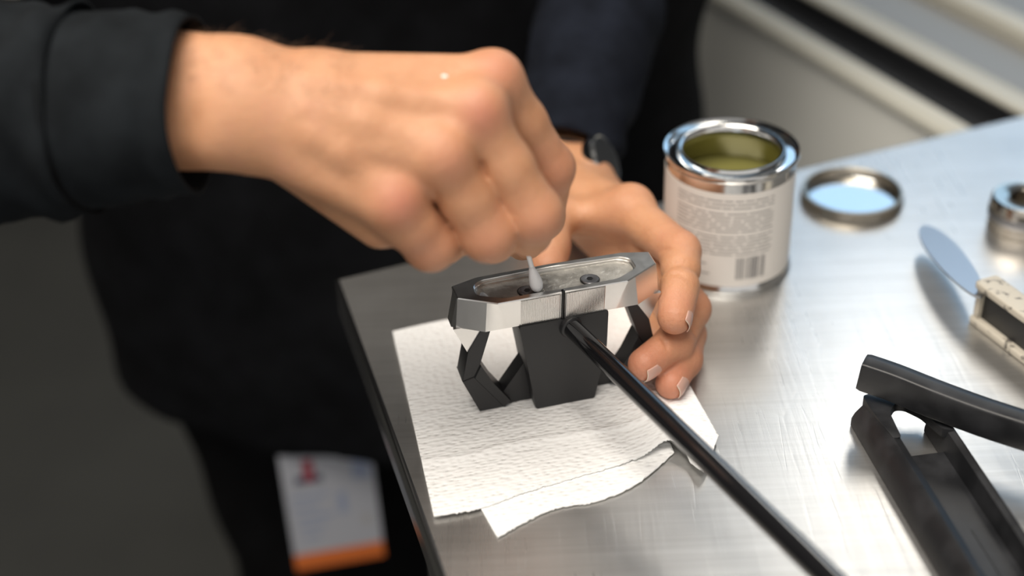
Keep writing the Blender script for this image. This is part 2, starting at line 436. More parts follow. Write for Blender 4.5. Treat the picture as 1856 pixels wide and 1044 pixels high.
# ================================================================== PUTTER HEAD (local: u along the face, w away from the camera, z up)
YAW = math.radians(13.4)
uu = np.array([math.cos(YAW), math.sin(YAW), 0]); ww = np.array([-math.sin(YAW), math.cos(YAW), 0])
def L(u, w, z): return uu*u/1000 + ww*w/1000 + np.array([0, 0, z/1000])     # mm -> table frame
TOWEL_T = 0.0016

tw = []
def towel_z(u, v, p):
    x, y = p[0], p[1]
    h = 0.0010
    h += 0.0028*math.exp(-((x-0.050)/0.020)**2-((y+0.018)/0.03)**2)*1.2      # lifted fold to the right of the head
    h += 0.0011*(nz(x, y, 26)+0.4)*max(0, min(1, (0.005-y)/0.03))
    # a fold line running from the front-left edge to the right
    h += 0.0012*math.exp(-((v-0.80-0.06*math.sin(u*3.2))/0.02)**2)
    return max(h, 0.0004)
def wob(u, v):
    k = max(0, (v-0.9)/0.1)
    a = 0.0012*nz(u*1.0, 0.3, 90)*k + 0.0008*nz(u, 0.7, 260)*k
    bow = 0.0
    return np.array([0.0, a, 0])
towel = empty('paper_towel', W(Z(990, 760)))
tag(towel, 'folded white embossed paper towel lying on the steel table under the putter head', 'paper towel')
def sheet_obj(name, vs, fs):
    ox = np.array(towel.location)-np.array([0, 0, TZ])
    me = bpy.data.meshes.new(name); me.from_pydata([tuple(np.array(p)-ox) for p in vs], [], fs)
    for pl in me.polygons: pl.use_smooth = True
    o = link_mesh(name, me, M['towel'], towel)
    sm = o.modifiers.new('thick', 'SOLIDIFY'); sm.thickness = 0.0005; sm.offset = 1
    return o
# upper layer: outline traced on the table plane, then lifted
def poly_sheet(name, left, right, zfun, nu=150, nv=110, jag=0.0007):
    """left / right: polylines of pixel points of the back and the front edge, both running left to right"""
    bk = spline([Z(*p) for p in left], 40); fr = spline([Z(*p) for p in right], 40)
    def at(ln, u):
        k = u*(len(ln)-1); i = min(int(k), len(ln)-2); return ln[i]*(1-k+i) + ln[i+1]*(k-i)
    vs, fs = [], []
    for i in range(nu+1):
        u = i/nu
        for j in range(nv+1):
            v = j/nv; p = at(bk, u)*(1-v) + at(fr, u)*v
            if v > 0.93:
                p = p + np.array([0.2, -1.0, 0])*jag*(nz(u*9, 1.3, 14)+0.7*nz(u*9, 4.1, 40))*(v-0.93)/0.07
            vs.append((p[0], p[1], zfun(u, v, p)))
    for i in range(nu):
        for j in range(nv):
            a = i*(nv+1)+j; fs.append((a, a+1, a+nv+2, a+nv+1))
    return sheet_obj(name, vs, fs)
def z_top(u, v, p):
    x, y = p[0], p[1]
    h = 0.0016 + 0.0004*nz(x, y, 40)
    r = max(0.0, min(1.0, (u-0.55)/0.3)); f = max(0.0, min(1.0, (v-0.45)/0.4))
    h += 0.0048*r*f*math.exp(-((u-0.83)/0.13)**2)*(1.2-0.6*abs(v-0.9))
    h += 0.0012*math.exp(-((v-0.74-0.10*u)/0.018)**2)*f
    h += 0.0009*max(0, nz(x, y, 22))*f
    return h
def z_low(u, v, p): return 0.0004 + 0.0003*(1+nz(p[0], p[1], 30))
poly_sheet('lower_sheet', [(800, 800), (900, 780), (1000, 765), (1050, 755), (1110, 740), (1180, 725)], [(902, 978), (955, 948), (1010, 924), (1080, 912), (1155, 880), (1222, 824)], z_low, 90, 60)
poly_sheet('upper_sheet', [(712, 606), (765, 594), (820, 583), (900, 573), (1000, 566), (1080, 562), (1140, 560), (1235, 690)],
           [(787, 943), (868, 928), (950, 899), (1022, 877), (1093, 857), (1165, 836), (1218, 820), (1275, 866)], z_top)
poly_sheet('turned_corner', [(1180, 700), (1215, 698), (1245, 700)], [(1252, 850), (1276, 866), (1302, 800)],
           lambda u, v, p: 0.0030+0.002*math.sin(u*math.pi)*v, 40, 50, 0.0004)

# ------------------------------------------------------------------ head
head = empty('putter_head', W((0, 0, TOWEL_T)))
tag(head, 'silver and black mallet putter head with its shaft, standing face up on the paper towel', 'golf putter')
HO = np.array([0, 0, TOWEL_T])
def H(u, w, z): return tuple(L(u, w, z))               # local to the head's empty (not rotated)
lower = [(-37, 2), (37, 2), (51.2, 11), (51.2, 18.5), (38, 25), (-38, 25), (-51.2, 18.5), (-51.2, 11)]
upper = [(-31.2, -0.2), (31.2, -0.2), (48.6, 10.2), (48.8, 20.8), (36, 24.3), (0, 25.6), (-36, 24.3), (-48.0, 20.4), (-47.6, 9.8)]
def rounded(poly, r, n=6):
    out = []
    for i in range(len(poly)):
        a, b, c = [np.array(poly[k % len(poly)], float) for k in (i-1, i, i+1)]
        u1 = (a-b)/np.linalg.norm(a-b); u2 = (c-b)/np.linalg.norm(c-b)
        p0, p1 = b+u1*r, b+u2*r
        for k in range(n+1):
            t = k/n; out.append(tuple((1-t)**2*p0 + 2*t*(1-t)*b + t*t*p1))
    return out
cavity = rounded([(-27, 3.0), (27, 3.0), (38.5, 9.6), (38.2, 17.5), (34, 21.2), (0, 22.6), (-34, 21.2), (-38.2, 17.5), (-38.5, 9.6)], 2.6)
CC = np.array([0, 12.0])
angs = sorted({round(math.atan2(y-CC[1], x-CC[0]), 5) for pl in (lower, upper, cavity) for x, y in pl} | {round(-math.pi+2*math.pi*k/100, 5) for k in range(100)})
def radial(poly, off=0.0):
    out = []
    for a in angs:
        d = np.array([math.cos(a), math.sin(a)]); best = None
        for i in range(len(poly)):
            p = np.array(poly[i]) - CC; q = np.array(poly[(i+1) % len(poly)]) - CC; e = q-p
            den = d[0]*e[1]-d[1]*e[0]
            if abs(den) < 1e-12: continue
            t = (p[0]*e[1]-p[1]*e[0])/den; s = (p[0]*d[1]-p[1]*d[0])/den
            if t > 0 and -1e-6 <= s <= 1+1e-6 and (best is None or t < best): best = t
        out.append(CC + d*(best-off))
    return out
bm = bmesh.new(); ring = lambda poly, off, z: [H(p[0], p[1], z) for p in radial(poly, off)]
add_rings(bm, [ring(lower, 6.0, 50.0), ring(lower, 0.0, 50.0), ring(upper, 0.0, 65.4), ring(upper, 0.55, 65.9), ring(cavity, -0.35, 65.9),
               ring(cavity, 0.0, 65.6), ring(cavity, 0.05, 64.6), ring(cavity, 0.9, 64.5), ring(cavity, 1.0, 63.2)], True, False)
sil = finish(bm, 'face_frame', M['silver'], head, sharp=12); sil['label'] = 'silver milled face frame'
bm = bmesh.new()
fl = []
for k in range(0, 11):
    rr = [CC + (p-CC)*(k/10) for p in radial(cavity, 0.95)]
    fl.append([H(p[0], p[1], 63.25 + 0.16*nz(p[0]/1000, p[1]/1000, 420) + (0.25 if k == 10 else 0)) for p in rr])
add_rings(bm, fl[1:], False, False)
cen = bm.verts.new(H(CC[0], CC[1], 63.25)); bm.verts.ensure_lookup_table()
n0 = len(angs)
for i in range(n0): bm.faces.new((bm.verts[i], cen, bm.verts[(i+1) % n0]))
finish(bm, 'cavity_floor', M['epoxy'], head, sharp=80)['label'] = 'empty insert pocket with dried glue residue'
for sgn in (-1, 1):                                      # silver ends reaching down over the wings
    bm = bmesh.new()
    add_prism(bm, [(sgn*50.8, 50.1), (sgn*35.6, 50.1), (sgn*35.8, 46.4), (sgn*44.9, 36.0)],
              lambda u, z, s: H(u*(1 if s == 0 else 0.97), (8.2 if s == 0 else 19.0), z))
    finish(bm, 'end_wedge', M['silver'], head, sharp=12)
# milled ridges either side of the line
for sgn in (-1, 1):
    bm = bmesh.new(); n = 52; top, bot = [], []
    for k in range(n+1):
        u = sgn*(1.6 + 18.6*k/n); dep = 0.26 if k % 2 else 0.02
        fr = lambda z, u=u: (-0.2 + 2.2*(65.2-z)/15.4)
        top.append(H(u, fr(64.9)-dep-0.06, 64.9)); bot.append(H(u, fr(50.5)-dep-0.06, 50.5))
    a = [bm.verts.new(p) for p in top]; b = [bm.verts.new(p) for p in bot]
    for i in range(n): bm.faces.new((a[i], b[i], b[i+1], a[i+1]))
    finish(bm, 'milled_panel', M['silver'], head, sharp=5, smooth=False)
bm = bmesh.new()
pts = [H(0, 1.95, 49.8), H(0, 1.0, 57), H(0, -0.1, 65.0), H(0, 0.15, 65.9), H(0, 1.5, 66.0)]
tube(bm, pts, [(0.0005, 0.00085)]*4+[(0.0003, 0.0006)], 14, tuple(-ww))
finish(bm, 'alignment_line', M['black_void'], head)
# central block
bm = bmesh.new()
blk = [(-14.6, 0.4), (-21.4, 49.9), (22.4, 49.9), (21.6, 30.5), (15.2, 0.4)]
rings = [[H(u*0.985, 1.0, z) for u, z in rounded(blk, 1.4, 4)], [H(u, 2.0, z) for u, z in rounded(blk, 1.4, 4)], [H(u, 23, z) for u, z in rounded(blk, 1.4, 4)]]
add_rings(bm, rings)
finish(bm, 'centre_block', M['black_body'], head, sharp=25)
# wings: outer frame with the open diamond window
for sgn in (-1, 1):
    r = lambda pl: [(sgn*-1*u, z) for u, z in pl]
    def wing(name, poly, w0, w1, bev=0.8):
        bm = bmesh.new(); pp = r(poly); cu = sum(p[0] for p in pp)/len(pp); cz = sum(p[1] for p in pp)/len(pp)
        sh = lambda k: [(cu+(u-cu)*k, cz+(z-cz)*k) for u, z in pp]
        add_rings(bm, [[H(u, w0, z) for u, z in sh(0.96)], [H(u, w0+bev, z) for u, z in sh(1.0)], [H(u, w1, z) for u, z in sh(1.0)]])
        return finish(bm, name, M['black_body'], head, sharp=20)
    wing('wing_arm', [(-44.9, 36.2), (-48.4, 20), (-42.6, 21.5), (-39.2, 28.3), (-32.3, 49.8), (-36.4, 49.8)], 7.4, 19)
    wing('wing_strut', [(-39.2, 28.3), (-42.6, 21.5), (-28.6, 0.5), (-25.2, 3.5), (-33.6, 16.6)], 6.6, 17)
    wing('wing_foot', [(-48.4, 20), (-42.6, 21.5), (-28.6, 0.5), (-40.9, 0.5)], 7.2, 20)
    wing('wing_web', [(-30.0, 6.0), (-25.6, 2.5), (-27.6, 0.5), (-13.5, 0.5), (-17.5, 23.5)], 9.5, 18.5)
# screws
for x, y in ((862, 228), (524, 291)):
    c = Z(780+x/2.983, 430+y/2.983, 0.0636+TOWEL_T)
    sc = empty('screw', (0, 0, 0)); sc.parent = head; sc.location = Vector(tuple(c-HO))
    bm = bmesh.new()
    lathe(bm, [(4.1e-3, -0.5e-3), (4.2e-3, 0.25e-3), (3.9e-3, 0.55e-3), (2.0e-3, 0.55e-3), (1.75e-3, 0.50e-3)], 40)
    finish(bm, 'screw_head', M['black_screw'], sc, sharp=40)
    bm = bmesh.new(); lathe(bm, [(1.55e-3, 0.3e-3), (1.55e-3, 0.58e-3)], 6)
    finish(bm, 'hex_socket', M['black_void'], sc)
    bm = bmesh.new(); lathe(bm, [(4.45e-3, -0.5e-3), (4.7e-3, 0.05e-3), (4.3e-3, 0.05e-3)], 40, cap0=False, cap1=False)
    finish(bm, 'countersink', M['black_void'], sc)
bm = bmesh.new()                                        # milky smear of glue in the end of the pocket
c = L(-35.0, 9.5, 63.5)
add_rings(bm, [[tuple(c + uu*math.cos(a)*0.0021*k + ww*math.sin(a)*0.0052*k + np.array([0, 0, 0.0012*(1-k*k)])) for a in np.linspace(0, 2*math.pi, 25)[:-1]] for k in (1, 0.8, 0.5, 0.15)], False, True)
finish(bm, 'glue_smear', M['glue'], head, sharp=80)
# shaft, leaving the block towards the camera side
s0 = L(3.4, 2.0, 45.0); s1 = Z(1512, 1064, 0.037); sd = (s1-s0)/np.linalg.norm(s1-s0)
bm = bmesh.new()
ts = [-0.004, 0.02, 0.10, 0.16, 0.161, 0.30, 0.301, 0.44, 0.441, 0.62]
tube(bm, [s0+sd*t for t in ts], [0.0046, 0.0046, 0.0048, 0.0050, 0.0051, 0.0055, 0.0056, 0.0060, 0.0061, 0.0066], 40)
finish(bm, 'shaft', M['shaft'], head, sharp=40)['label'] = 'glossy black shaft'
bm = bmesh.new()                                        # hosel collar hugging the shaft
tube(bm, [s0+sd*t for t in (-0.008, 0.0015, 0.0022, 0.0026)], [0.0056, 0.0056, 0.0053, 0.0046], 36)
finish(bm, 'hosel', M['black_body'], head, sharp=40)

# ================================================================== COTTON SWAB
tip = Z(975, 527, 0.0655); pin = P(955, 452, 0.606); ad = (pin-tip)/np.linalg.norm(pin-tip)
sw = empty('cotton_swab', W(tip)); tag(sw, 'white cotton swab held in the pinching fingers, its tip in the face pocket', 'cotton swab')
prof = [(0.0, 0.0004), (0.0006, 0.0017), (0.002, 0.0027), (0.0045, 0.0031), (0.0075, 0.0029), (0.0105, 0.0023), (0.0135, 0.0016), (0.0155, 0.0012)]
bm = bmesh.new(); tube(bm, [ad*t for t, _ in prof], [r for _, r in prof], 24, wob=lambda k, ph: 0.00006*math.sin(3*ph+k))
finish(bm, 'cotton_tip', M['cotton'], sw, sharp=80)
bm = bmesh.new(); tube(bm, [ad*0.012, ad*0.060], [0.00115, 0.00115], 14); finish(bm, 'stick', M['stick'], sw)

# ================================================================== PERSON
def mm(p): return np.asarray(p)*1000.0
def J(x, y, d): return mm(P(x, y, d))
# ---- right hand (holds the swab), joints in mm
def right_base(Q):
    fa = cone(Q, J(120, 100, .533), J(440, 136, .528), 16.5, 13.8)
    fb = cone(Q, J(120, 238, .533), J(440, 246, .527), 15.5, 13.6)
    fm = cone(Q, J(120, 175, .531), J(440, 190, .525), 17, 15)
    arm = smin(smin(fa, fb, 9), fm, 9)
    arm = smin(arm, ball(Q, J(385, 258, .520), 6.0), 9)                       # ulnar head
    mi = smin(cone(Q, J(430, 136, .530), J(580, 152, .533), 12.6, 12.6), cone(Q, J(580, 152, .533), J(890, 148, .545), 12.6, 10.8), 6)
    mm_ = cone(Q, J(430, 160, .523), J(856, 214, .533), 12.8, 11.4)
    mr = cone(Q, J(430, 200, .521), J(797, 290, .529), 12.8, 11.2)
    mp = cone(Q, J(430, 232, .525), J(712, 372, .532), 12.0, 10.8)
    hyp = cone(Q, J(480, 255, .540), J(690, 402, .548), 11.0, 11.0)
    th0 = cone(Q, J(480, 190, .560), J(760, 290, .590), 15, 14)
    pal = cone(Q, J(560, 215, .545), J(800, 285, .562), 16, 15)
    palm = mi
    for q in (mm_, mr, mp): palm = smin(palm, q, 9)
    for q in (hyp, th0, pal): palm = smin(palm, q, 9)
    body = smin(palm, arm, 9)
    def finger(pts, k=4.0):
        d = None
        for (a, ra), (b, rb) in zip(pts, pts[1:]):
            e = cone(Q, a, b, ra, rb); d = e if d is None else smin(d, e, k)
        return d
    fi = finger([(J(898, 142, .543), 10.6), (J(948, 222, .558), 9.6), (J(998, 304, .573), 10.0), (J(985, 395, .595), 8.8), (J(957, 442, .612), 7.0)])
    fm_ = finger([(J(864, 210, .530), 11.2), (J(918, 302, .540), 10.6), (J(970, 388, .549), 11.0), (J(958, 420, .575), 9.6), (J(930, 425, .596), 7.6)])
    fr = finger([(J(803, 287, .527), 11.0), (J(845, 358, .537), 10.4), (J(884, 425, .546), 10.8), (J(893, 434, .574), 9.4), (J(880, 420, .592), 7.6)])
    fp = finger([(J(716, 371, .530), 10.6), (J(748, 408, .538), 10.3), (J(780, 442, .547), 10.7), (J(806, 438, .572), 8.8), (J(812, 420, .588), 7.0)])
    tb = finger([(J(760, 290, .590), 13), (J(880, 390, .612), 10.0), (J(946, 440, .624), 8.2)])
    fng = smin(smin(fi, fm_, 0.8), smin(fr, fp, 0.8), 0.8)
    fng = smin(fng, tb, 2.0)
    for a, b in ((J(775, 340, .555), J(838, 430, .570)), (J(855, 262, .555), J(925, 395, .574))):
        fng = np.minimum(fng, cone(Q, a, b, 8.5, 8.0))
    return smin(fng, body, 6.0)
def onskin(fn, x, y, d0, d1):                          # depth at which the line of sight meets a surface
    ds = np.linspace(d0, d1, 400); q = np.array([J(x, y, d) for d in ds], np.float32); v = fn(q); k = np.argmax(v < 0); return ds[k] if v[k] < 0 else d1
def rs(x, y, sink): return J(x, y, onskin(right_base, x, y, .46, .60)+sink/1000)
KN = [(rs(888, 152, 10.8), 11.0), (rs(864, 194, 10.4), 11.2), (rs(800, 272, 10.4), 11.0), (rs(712, 354, 10.2), 10.8)]
TD = [[rs(x, y, 4.5) for x, y in pts] for pts in (((560, 160), (690, 174), (810, 186)), ((560, 196), (660, 220), (745, 248)), ((570, 244), (620, 276), (675, 326)))]
WEB = [[rs(790, 352, -0.3), rs(797, 372, 0.3)], [rs(872, 298, -0.3), rs(880, 320, 0.3)]]
def right_hand(Q):
    d = right_base(Q)
    for c, r in KN: d = smin(d, ball(Q, c, r), 7)
    for pts in TD:
        for a, b in zip(pts, pts[1:]): d = smin(d, cone(Q, a, b, 4.0, 4.6), 6)
    for pts in WEB:
        for a, b in zip(pts, pts[1:]): d = -smin(-d, cone(Q, a, b, 1.2, 0.6), 2.0)
    return d
# ---- left hand (grips the putter head)
LH = dict(
    wr=J(990, 322, .785), wr2=J(1050, 330, .780), cm=J(1020, 352, .757), im=J(1140, 384, .712), mm=J(1172, 430, .718), rm=J(1182, 482, .722), pm=J(1172, 528, .724),
    ip=J(1232, 456, .674), idp=J(1232, 512, .654), it=J(1223, 574, .641),
    mp=J(1252, 560, .676), mdp=J(1222, 622, .656), mt=J(1168, 660, .6445),
    rp=J(1245, 606, .682), rdp=J(1240, 652, .664), rt=J(1216, 695, .6515),
    pp=J(1215, 610, .698), pdp=J(1190, 636, .688), pt=J(1165, 640, .682),
    tm=J(1003, 392, .722), tip=J(996, 446, .694), tt=J(994, 486, .684))
def left_hand(Q):
    g = LH
    far = J(1040, 215, .840); far2 = J(1090, 215, .835)
    arm = smin(cone(Q, far, g['wr'], 18, 15), cone(Q, far2, g['wr2'], 17, 14), 12)
    body = smin(cone(Q, g['wr'], g['im'], 15, 10.5), cone(Q, g['wr2'], g['mm'], 15, 10.5), 12)
    body = smin(body, cone(Q, g['wr2'], g['rm'], 14, 10), 12)
    body = smin(body, cone(Q, g['wr'], g['pm'], 14, 9.5), 12)
    body = smin(body, arm, 16)
    body = smin(body, cone(Q, g['cm'], g['tm'], 14, 11.0), 12)
    web = cone(Q, J(1030, 372, .742), J(1105, 400, .722), 9, 7)
    body = smin(body, web, 12)
    body = smin(body, ball(Q, J(1148, 366, .712), 8.5), 10)
    def finger(pts, k=3.0):
        d = None
        for (a, ra), (b, rb) in zip(pts, pts[1:]):
            e = cone(Q, a, b, ra, rb); d = e if d is None else smin(d, e, k)
        return d
    i = finger([(g['im'], 11.5), (g['ip'], 10.2)])
    i2 = finger([(g['ip'], 10.4), (J(1234, 488, .662), 9.9)]); i3 = finger([(J(1232, 519, .653), 9.8), (g['it'], 8.5)])
    i = smin(smin(i, i2, 3.0), i3, 1.4)
    m_ = smin(finger([(g['mm'], 10.8), (g['mp'], 9.8), (g['mdp'], 9.3)]), finger([(g['mdp'], 9.2), (g['mt'], 8.0)]), 3)
    r_ = smin(finger([(g['rm'], 10.2), (g['rp'], 9.4), (g['rdp'], 8.8)]), finger([(g['rdp'], 8.5), (g['rt'], 7.6)]), 3)
    p_ = finger([(g['pm'], 9), (g['pp'], 7.8), (g['pdp'], 7.2), (g['pt'], 6.6)])
    t_ = finger([(g['tm'], 11.5), (g['tip'], 10.2), (g['tt'], 9.2)], 4)
    fn = smin(smin(i, m_, 1.4), smin(r_, p_, 1.4), 1.4)
    d = smin(fn, body, 7)
    d = smin(d, t_, 3)
    d = smin(d, cone(Q, g['tm'], g['im'], 6, 7), 10)
    return d
def trunk(Q):
    d = cone(Q, (-115, 440, -200), (-115, 440, 150), 95, 105)
    d = smin(d, cone(Q, (-115, 430, 150), (-115, 430, 420), 120, 120), 60)
    sr, sl = np.array((-320., 430, 430)), np.array((60., 440, 430)); er, el = np.array((-400., 120, 190)), np.array((90., 420, 170))
    for s, e, h in ((sr, er, J(110, 180, .533)), (sl, el, J(1066, 210, .835))):
        d = smin(d, cone(Q, s, e, 40, 30), 20); d = smin(d, cone(Q, e, h, 26, 17), 10)
    d = smin(d, cone(Q, (-115, 430, 430), (-115, 430, 560), 60, 55), 40)
    for x in (-205, -25): d = smin(d, cone(Q, (x, 430, -200), (x, 432, -930), 60, 34), 20)
    return d
def bbox(pts, pad): a = np.array(pts); return a.min(0)-pad, a.max(0)+pad
rp = [J(*q) for q in ((125, 118, .533), (125, 245, .533), (893, 146, .545), (1000, 302, .572), (957, 442, .612), (772, 442, .545), (946, 440, .624), (712, 368, .52))]
vR, fR = surface_nets(right_hand, *bbox(rp, 17), 1.15)
lp = list(LH.values())+[J(1070, 222, .832)]
def ls(x, y, sink): return J(x, y, onskin(left_hand, x, y, .60, .80)+sink/1000)
CR = [[ls(x, y, k) for x, y, k in pts] for pts in (((1200, 503, -0.2), (1212, 498, 0.2), (1226, 496, 0.1), (1240, 499, -0.3)), ((1196, 455, -0.2), (1206, 452, 0.1), (1216, 452, -0.3)),
      ((1246, 585, -0.2), (1256, 600, 0.1), (1262, 612, -0.2)), ((1198, 612, -0.3), (1206, 622, 0.0), (1210, 634, -0.3)))]
def left_skin(Q):
    d = left_hand(Q)
    for pts in CR:
        for a, b in zip(pts, pts[1:]): d = -smin(-d, cone(Q, a, b, 0.5, 0.5), 1.6)
    return d
vL, fL = surface_nets(left_skin, *bbox(lp, 16), 1.05)
vT, fT = surface_nets(trunk, (-470, 40, -960), (230, 570, 590), 14)
vs = np.concatenate([vR, vL, vT]); fs = np.concatenate([fR, fL+len(vR), fT+len(vR)+len(vL)])
blush = np.zeros(len(vs))
def red(c, r, a):
    d = np.linalg.norm(vs-np.asarray(c), axis=1); blush[:] = np.maximum(blush, a*np.exp(-(d/r)**2))
red(rs(872, 206, 1), 9, 0.75); red(rs(818, 290, 1), 10, 0.4); red(rs(726, 368, 1), 10, 0.75); red(rs(905, 130, 1), 11, 0.5)
for q in (J(985, 415, .540), J(890, 445, .535), J(775, 465, .535), J(1010, 310, .565)): red(q, 14, 0.35)
for k, a, r in (('it', 0.5, 13), ('mt', 0.7, 15), ('rt', 0.75, 15), ('ip', 0.35, 14), ('mdp', 0.5, 14), ('mp', 0.4, 16), ('rp', 0.5, 16), ('rdp', 0.6, 14), ('tt', 0.35, 14), ('im', 0.3, 14)): red(LH[k], r, a)
ORG = np.array([-115., 425, 0])                          # the person stands here
me = np_mesh('person', (vs-ORG)/1000, fs, 1)
at = me.attributes.new('blush', 'FLOAT', 'POINT'); at.data.foreach_set('value', np.clip(blush, 0, 1).astype(np.float32))
person = link_mesh('person', me, M['skin'], None, W(ORG/1000))
tag(person, 'person in black vest and navy sleeves cleaning the putter head with a swab', 'person')
PO = ORG/1000
def pl(p): return np.asarray(p)-PO                       # table frame -> person's local frame

# fingernails on the left hand
def nail(tipc, base, r, dors, length, half_deg, shift=0.0):
    a = (tipc-base); a /= np.linalg.norm(a); dn = np.asarray(dors, float); dn = dn - a*(dn@a); dn /= np.linalg.norm(dn); sd_ = np.cross(a, dn)
    def patch(name, s0, s1, hw0, hw1, material, lift):
        bm = bmesh.new(); rows = []
        ns, nf = 14, 13
        for i in range(ns+1):
            t = i/ns; s = s0+(s1-s0)*t
            if name == 'fingernail': hw = hw0*min(1.0, math.sqrt(max(0.0, 1-(max(0, 0.36-t)/0.36)**2))*0.9+0.1)
            else: hw = hw0*math.sqrt(max(0.02, 1-(t*0.75)**2))
            row = []
            for j in range(nf+1):
                ph = math.radians(-hw + 2*hw*j/nf)
                rr = (r+lift)*math.sqrt(max(0.3, 1-(0.72*max(0.0, s)/r)**2))
                row.append(tuple(pl((tipc + a*s + dn*rr*math.cos(ph) + sd_*rr*math.sin(ph)*0.96)/1000)))
            rows.append(row)
        v = [[bm.verts.new(p) for p in rw] for rw in rows]
        for i in range(ns):
            for j in range(nf): bm.faces.new((v[i][j], v[i][j+1], v[i+1][j+1], v[i+1][j]))
        o = finish(bm, name, material, person, sharp=80)
        sm = o.modifiers.new('thick', 'SOLIDIFY'); sm.thickness = 0.0003; sm.offset = 0; return o
    n_ = patch('fingernail', -length*0.55+shift, length*0.42+shift, half_deg, half_deg, M['nail'], -0.05)
    patch('fingernail_edge', length*0.42+shift, length*0.46+shift, half_deg*0.96, half_deg, M['nail_tip'], -0.05)
tocam = -FW
nail(LH['it'], LH['idp'], 8.5, RT*1.0+tocam*0.22, 11.0, 40, 0.6)
nail(LH['mt'], LH['mdp'], 8.05, tocam*0.62+RT*0.55-UP*0.75, 10.0, 40, 0.9)
nail(LH['rt'], LH['rdp'], 7.65, RT*1.0+tocam*0.62-UP*0.25, 9.5, 40, 0.9)

# ---- clothing
def jacket_fn(Q):
    K = np.array([1, 1.7, 1], np.float32); QK = Q*K
    d = cone(QK, (-117, 428*1.7, -280), (-117, 430*1.7, 140), 246, 244)
    d = smin(d, cone(QK, (-117, 430*1.7, 140), (-117, 430*1.7, 400), 244, 225), 40)*0.7
    d = np.maximum(d, -(Q[:, 2]+276+0.06*(Q[:, 0]+117)))
    x, y, z = Q[:, 0], Q[:, 1], Q[:, 2]
    return d + 2.0*np.sin(z*0.045+np.sin(x*0.02)*2.0) + 1.2*np.sin(x*0.06+z*0.03)
vJ, fJ = surface_nets(jacket_fn, (-400, 240, -315), (170, 620, 470), 8.0)
jk = link_mesh('vest', np_mesh('vest', (vJ-ORG)/1000, fJ, 2), M['jacket'], person); jk['label'] = 'black vest'
def leg_fn(Q):
    d = None
    for x in (-208, -20):
        e = cone(Q*np.array([1, 1.2, 1], np.float32), (x, 425*1.2, -200), (x+12, 425*1.2, -520), 122, 94)
        e = smin(e, cone(Q*np.array([1, 1.2, 1], np.float32), (x+12, 425*1.2, -520), (x+16, 432*1.2, -860), 94, 78), 20)
        d = e if d is None else smin(d, e, 20)
    return np.maximum(d, Q[:, 2]+120) + 2.0*np.sin(Q[:, 2]*0.05+Q[:, 0]*0.02)
vK, fK = surface_nets(leg_fn, (-370, 280, -945), (140, 570, -110), 10.0)
link_mesh('trousers', np_mesh('trousers', (vK-ORG)/1000, fK, 2), M['trousers'], person)
for x in (-200, -10):
    bm = bmesh.new()
    pts = [(x/1000+0.01, 0.50, -0.90), (x/1000+0.01, 0.45, -0.90), (x/1000+0.01, 0.37, -0.915), (x/1000+0.01, 0.28, -0.925), (x/1000+0.01, 0.25, -0.93)]
    tube(bm, [pl(p) for p in pts], [(0.04, 0.03), (0.05, 0.042), (0.035, 0.048), (0.025, 0.046), (0.012, 0.03)], 20)
    finish(bm, 'shoe', M['trousers'], person, sharp=60)
def sleeve(name, pts, rad, material, hint, n=48, fold=0.0012, seed=0, thick=0.002):
    bm = bmesh.new()
    w = lambda k, ph: fold*(math.sin(3*ph+k*0.9+seed)+0.7*math.sin(5*ph-k*1.3+seed))
    tube(bm, [pl(p) for p in pts], rad, n, hint, False, False, w)
    o = finish(bm, name, material, person, sharp=80)
    sm = o.modifiers.new('thick', 'SOLIDIFY'); sm.thickness = thick; sm.offset = -1; return o
# right sleeve with its cuff
cpts = spline([P(352, 190, .529), P(300, 190, .530), P(240, 194, .531), P(170, 200, .533), P(146, 202, .534)], 5)
crad = [(0.0350 + 0.0052*(k/20), 0.0325+0.0045*(k/20)) for k in range(21)]
cu = sleeve('cuff', cpts, crad, M['cuff'], tuple(UP), fold=0.0006)
spts = spline([P(160, 200, .533), P(60, 203, .537), P(-60, 206, .545), P(-220, 190, .565), np.array([-.40, .12, .19])], 6)
srad = [(0.0405+0.0012*k/4, 0.0385+0.001*k/4) for k in range(len(spts))]
sleeve('sleeve', spts, srad, M['cuff'], tuple(UP), fold=0.0018, seed=2)
upts = spline([np.array([-.40, .12, .19]), np.array([-.375, .26, .31]), np.array([-.32, .41, .43])], 8)
sleeve('sleeve', upts, [(0.052+0.001*k, 0.050+0.001*k) for k in range(len(upts))], M['sleeve'], (0, 0, 1), fold=0.003)
# cuff seam
bm = bmesh.new()
ph = np.linspace(0, 2*math.pi, 49); fr = frames(cpts, tuple(UP))[17]
ringpts = [pl(cpts[17]+fr[1]*0.0400*math.cos(a)+fr[2]*0.0372*math.sin(a)) for a in ph]
tube(bm, ringpts, [0.0008]*49, 8, tuple(fr[0]), False, False)
finish(bm, 'seam', M['trousers'], cu, sharp=80)
# left sleeve
lpts = spline([P(1022, 284, .797), P(1038, 215, .812), P(1068, 105, .835), P(1088, 10, .865), P(1096, -110, .91), np.array([.10, .40, .16])], 6)
sleeve('sleeve', lpts, [(0.0318+0.0005*k, 0.0270+0.0009*k) for k in range(len(lpts))], M['sleeve'], tuple(RT), fold=0.0012, seed=5)
lp2 = [np.array([.10, .40, .16]), np.array([.10, .42, .30]), np.array([.09, .44, .44])]
sleeve('sleeve', spline(lp2, 6), [(0.056, 0.056)]*13, M['sleeve'], (1, 0, 0), fold=0.003)

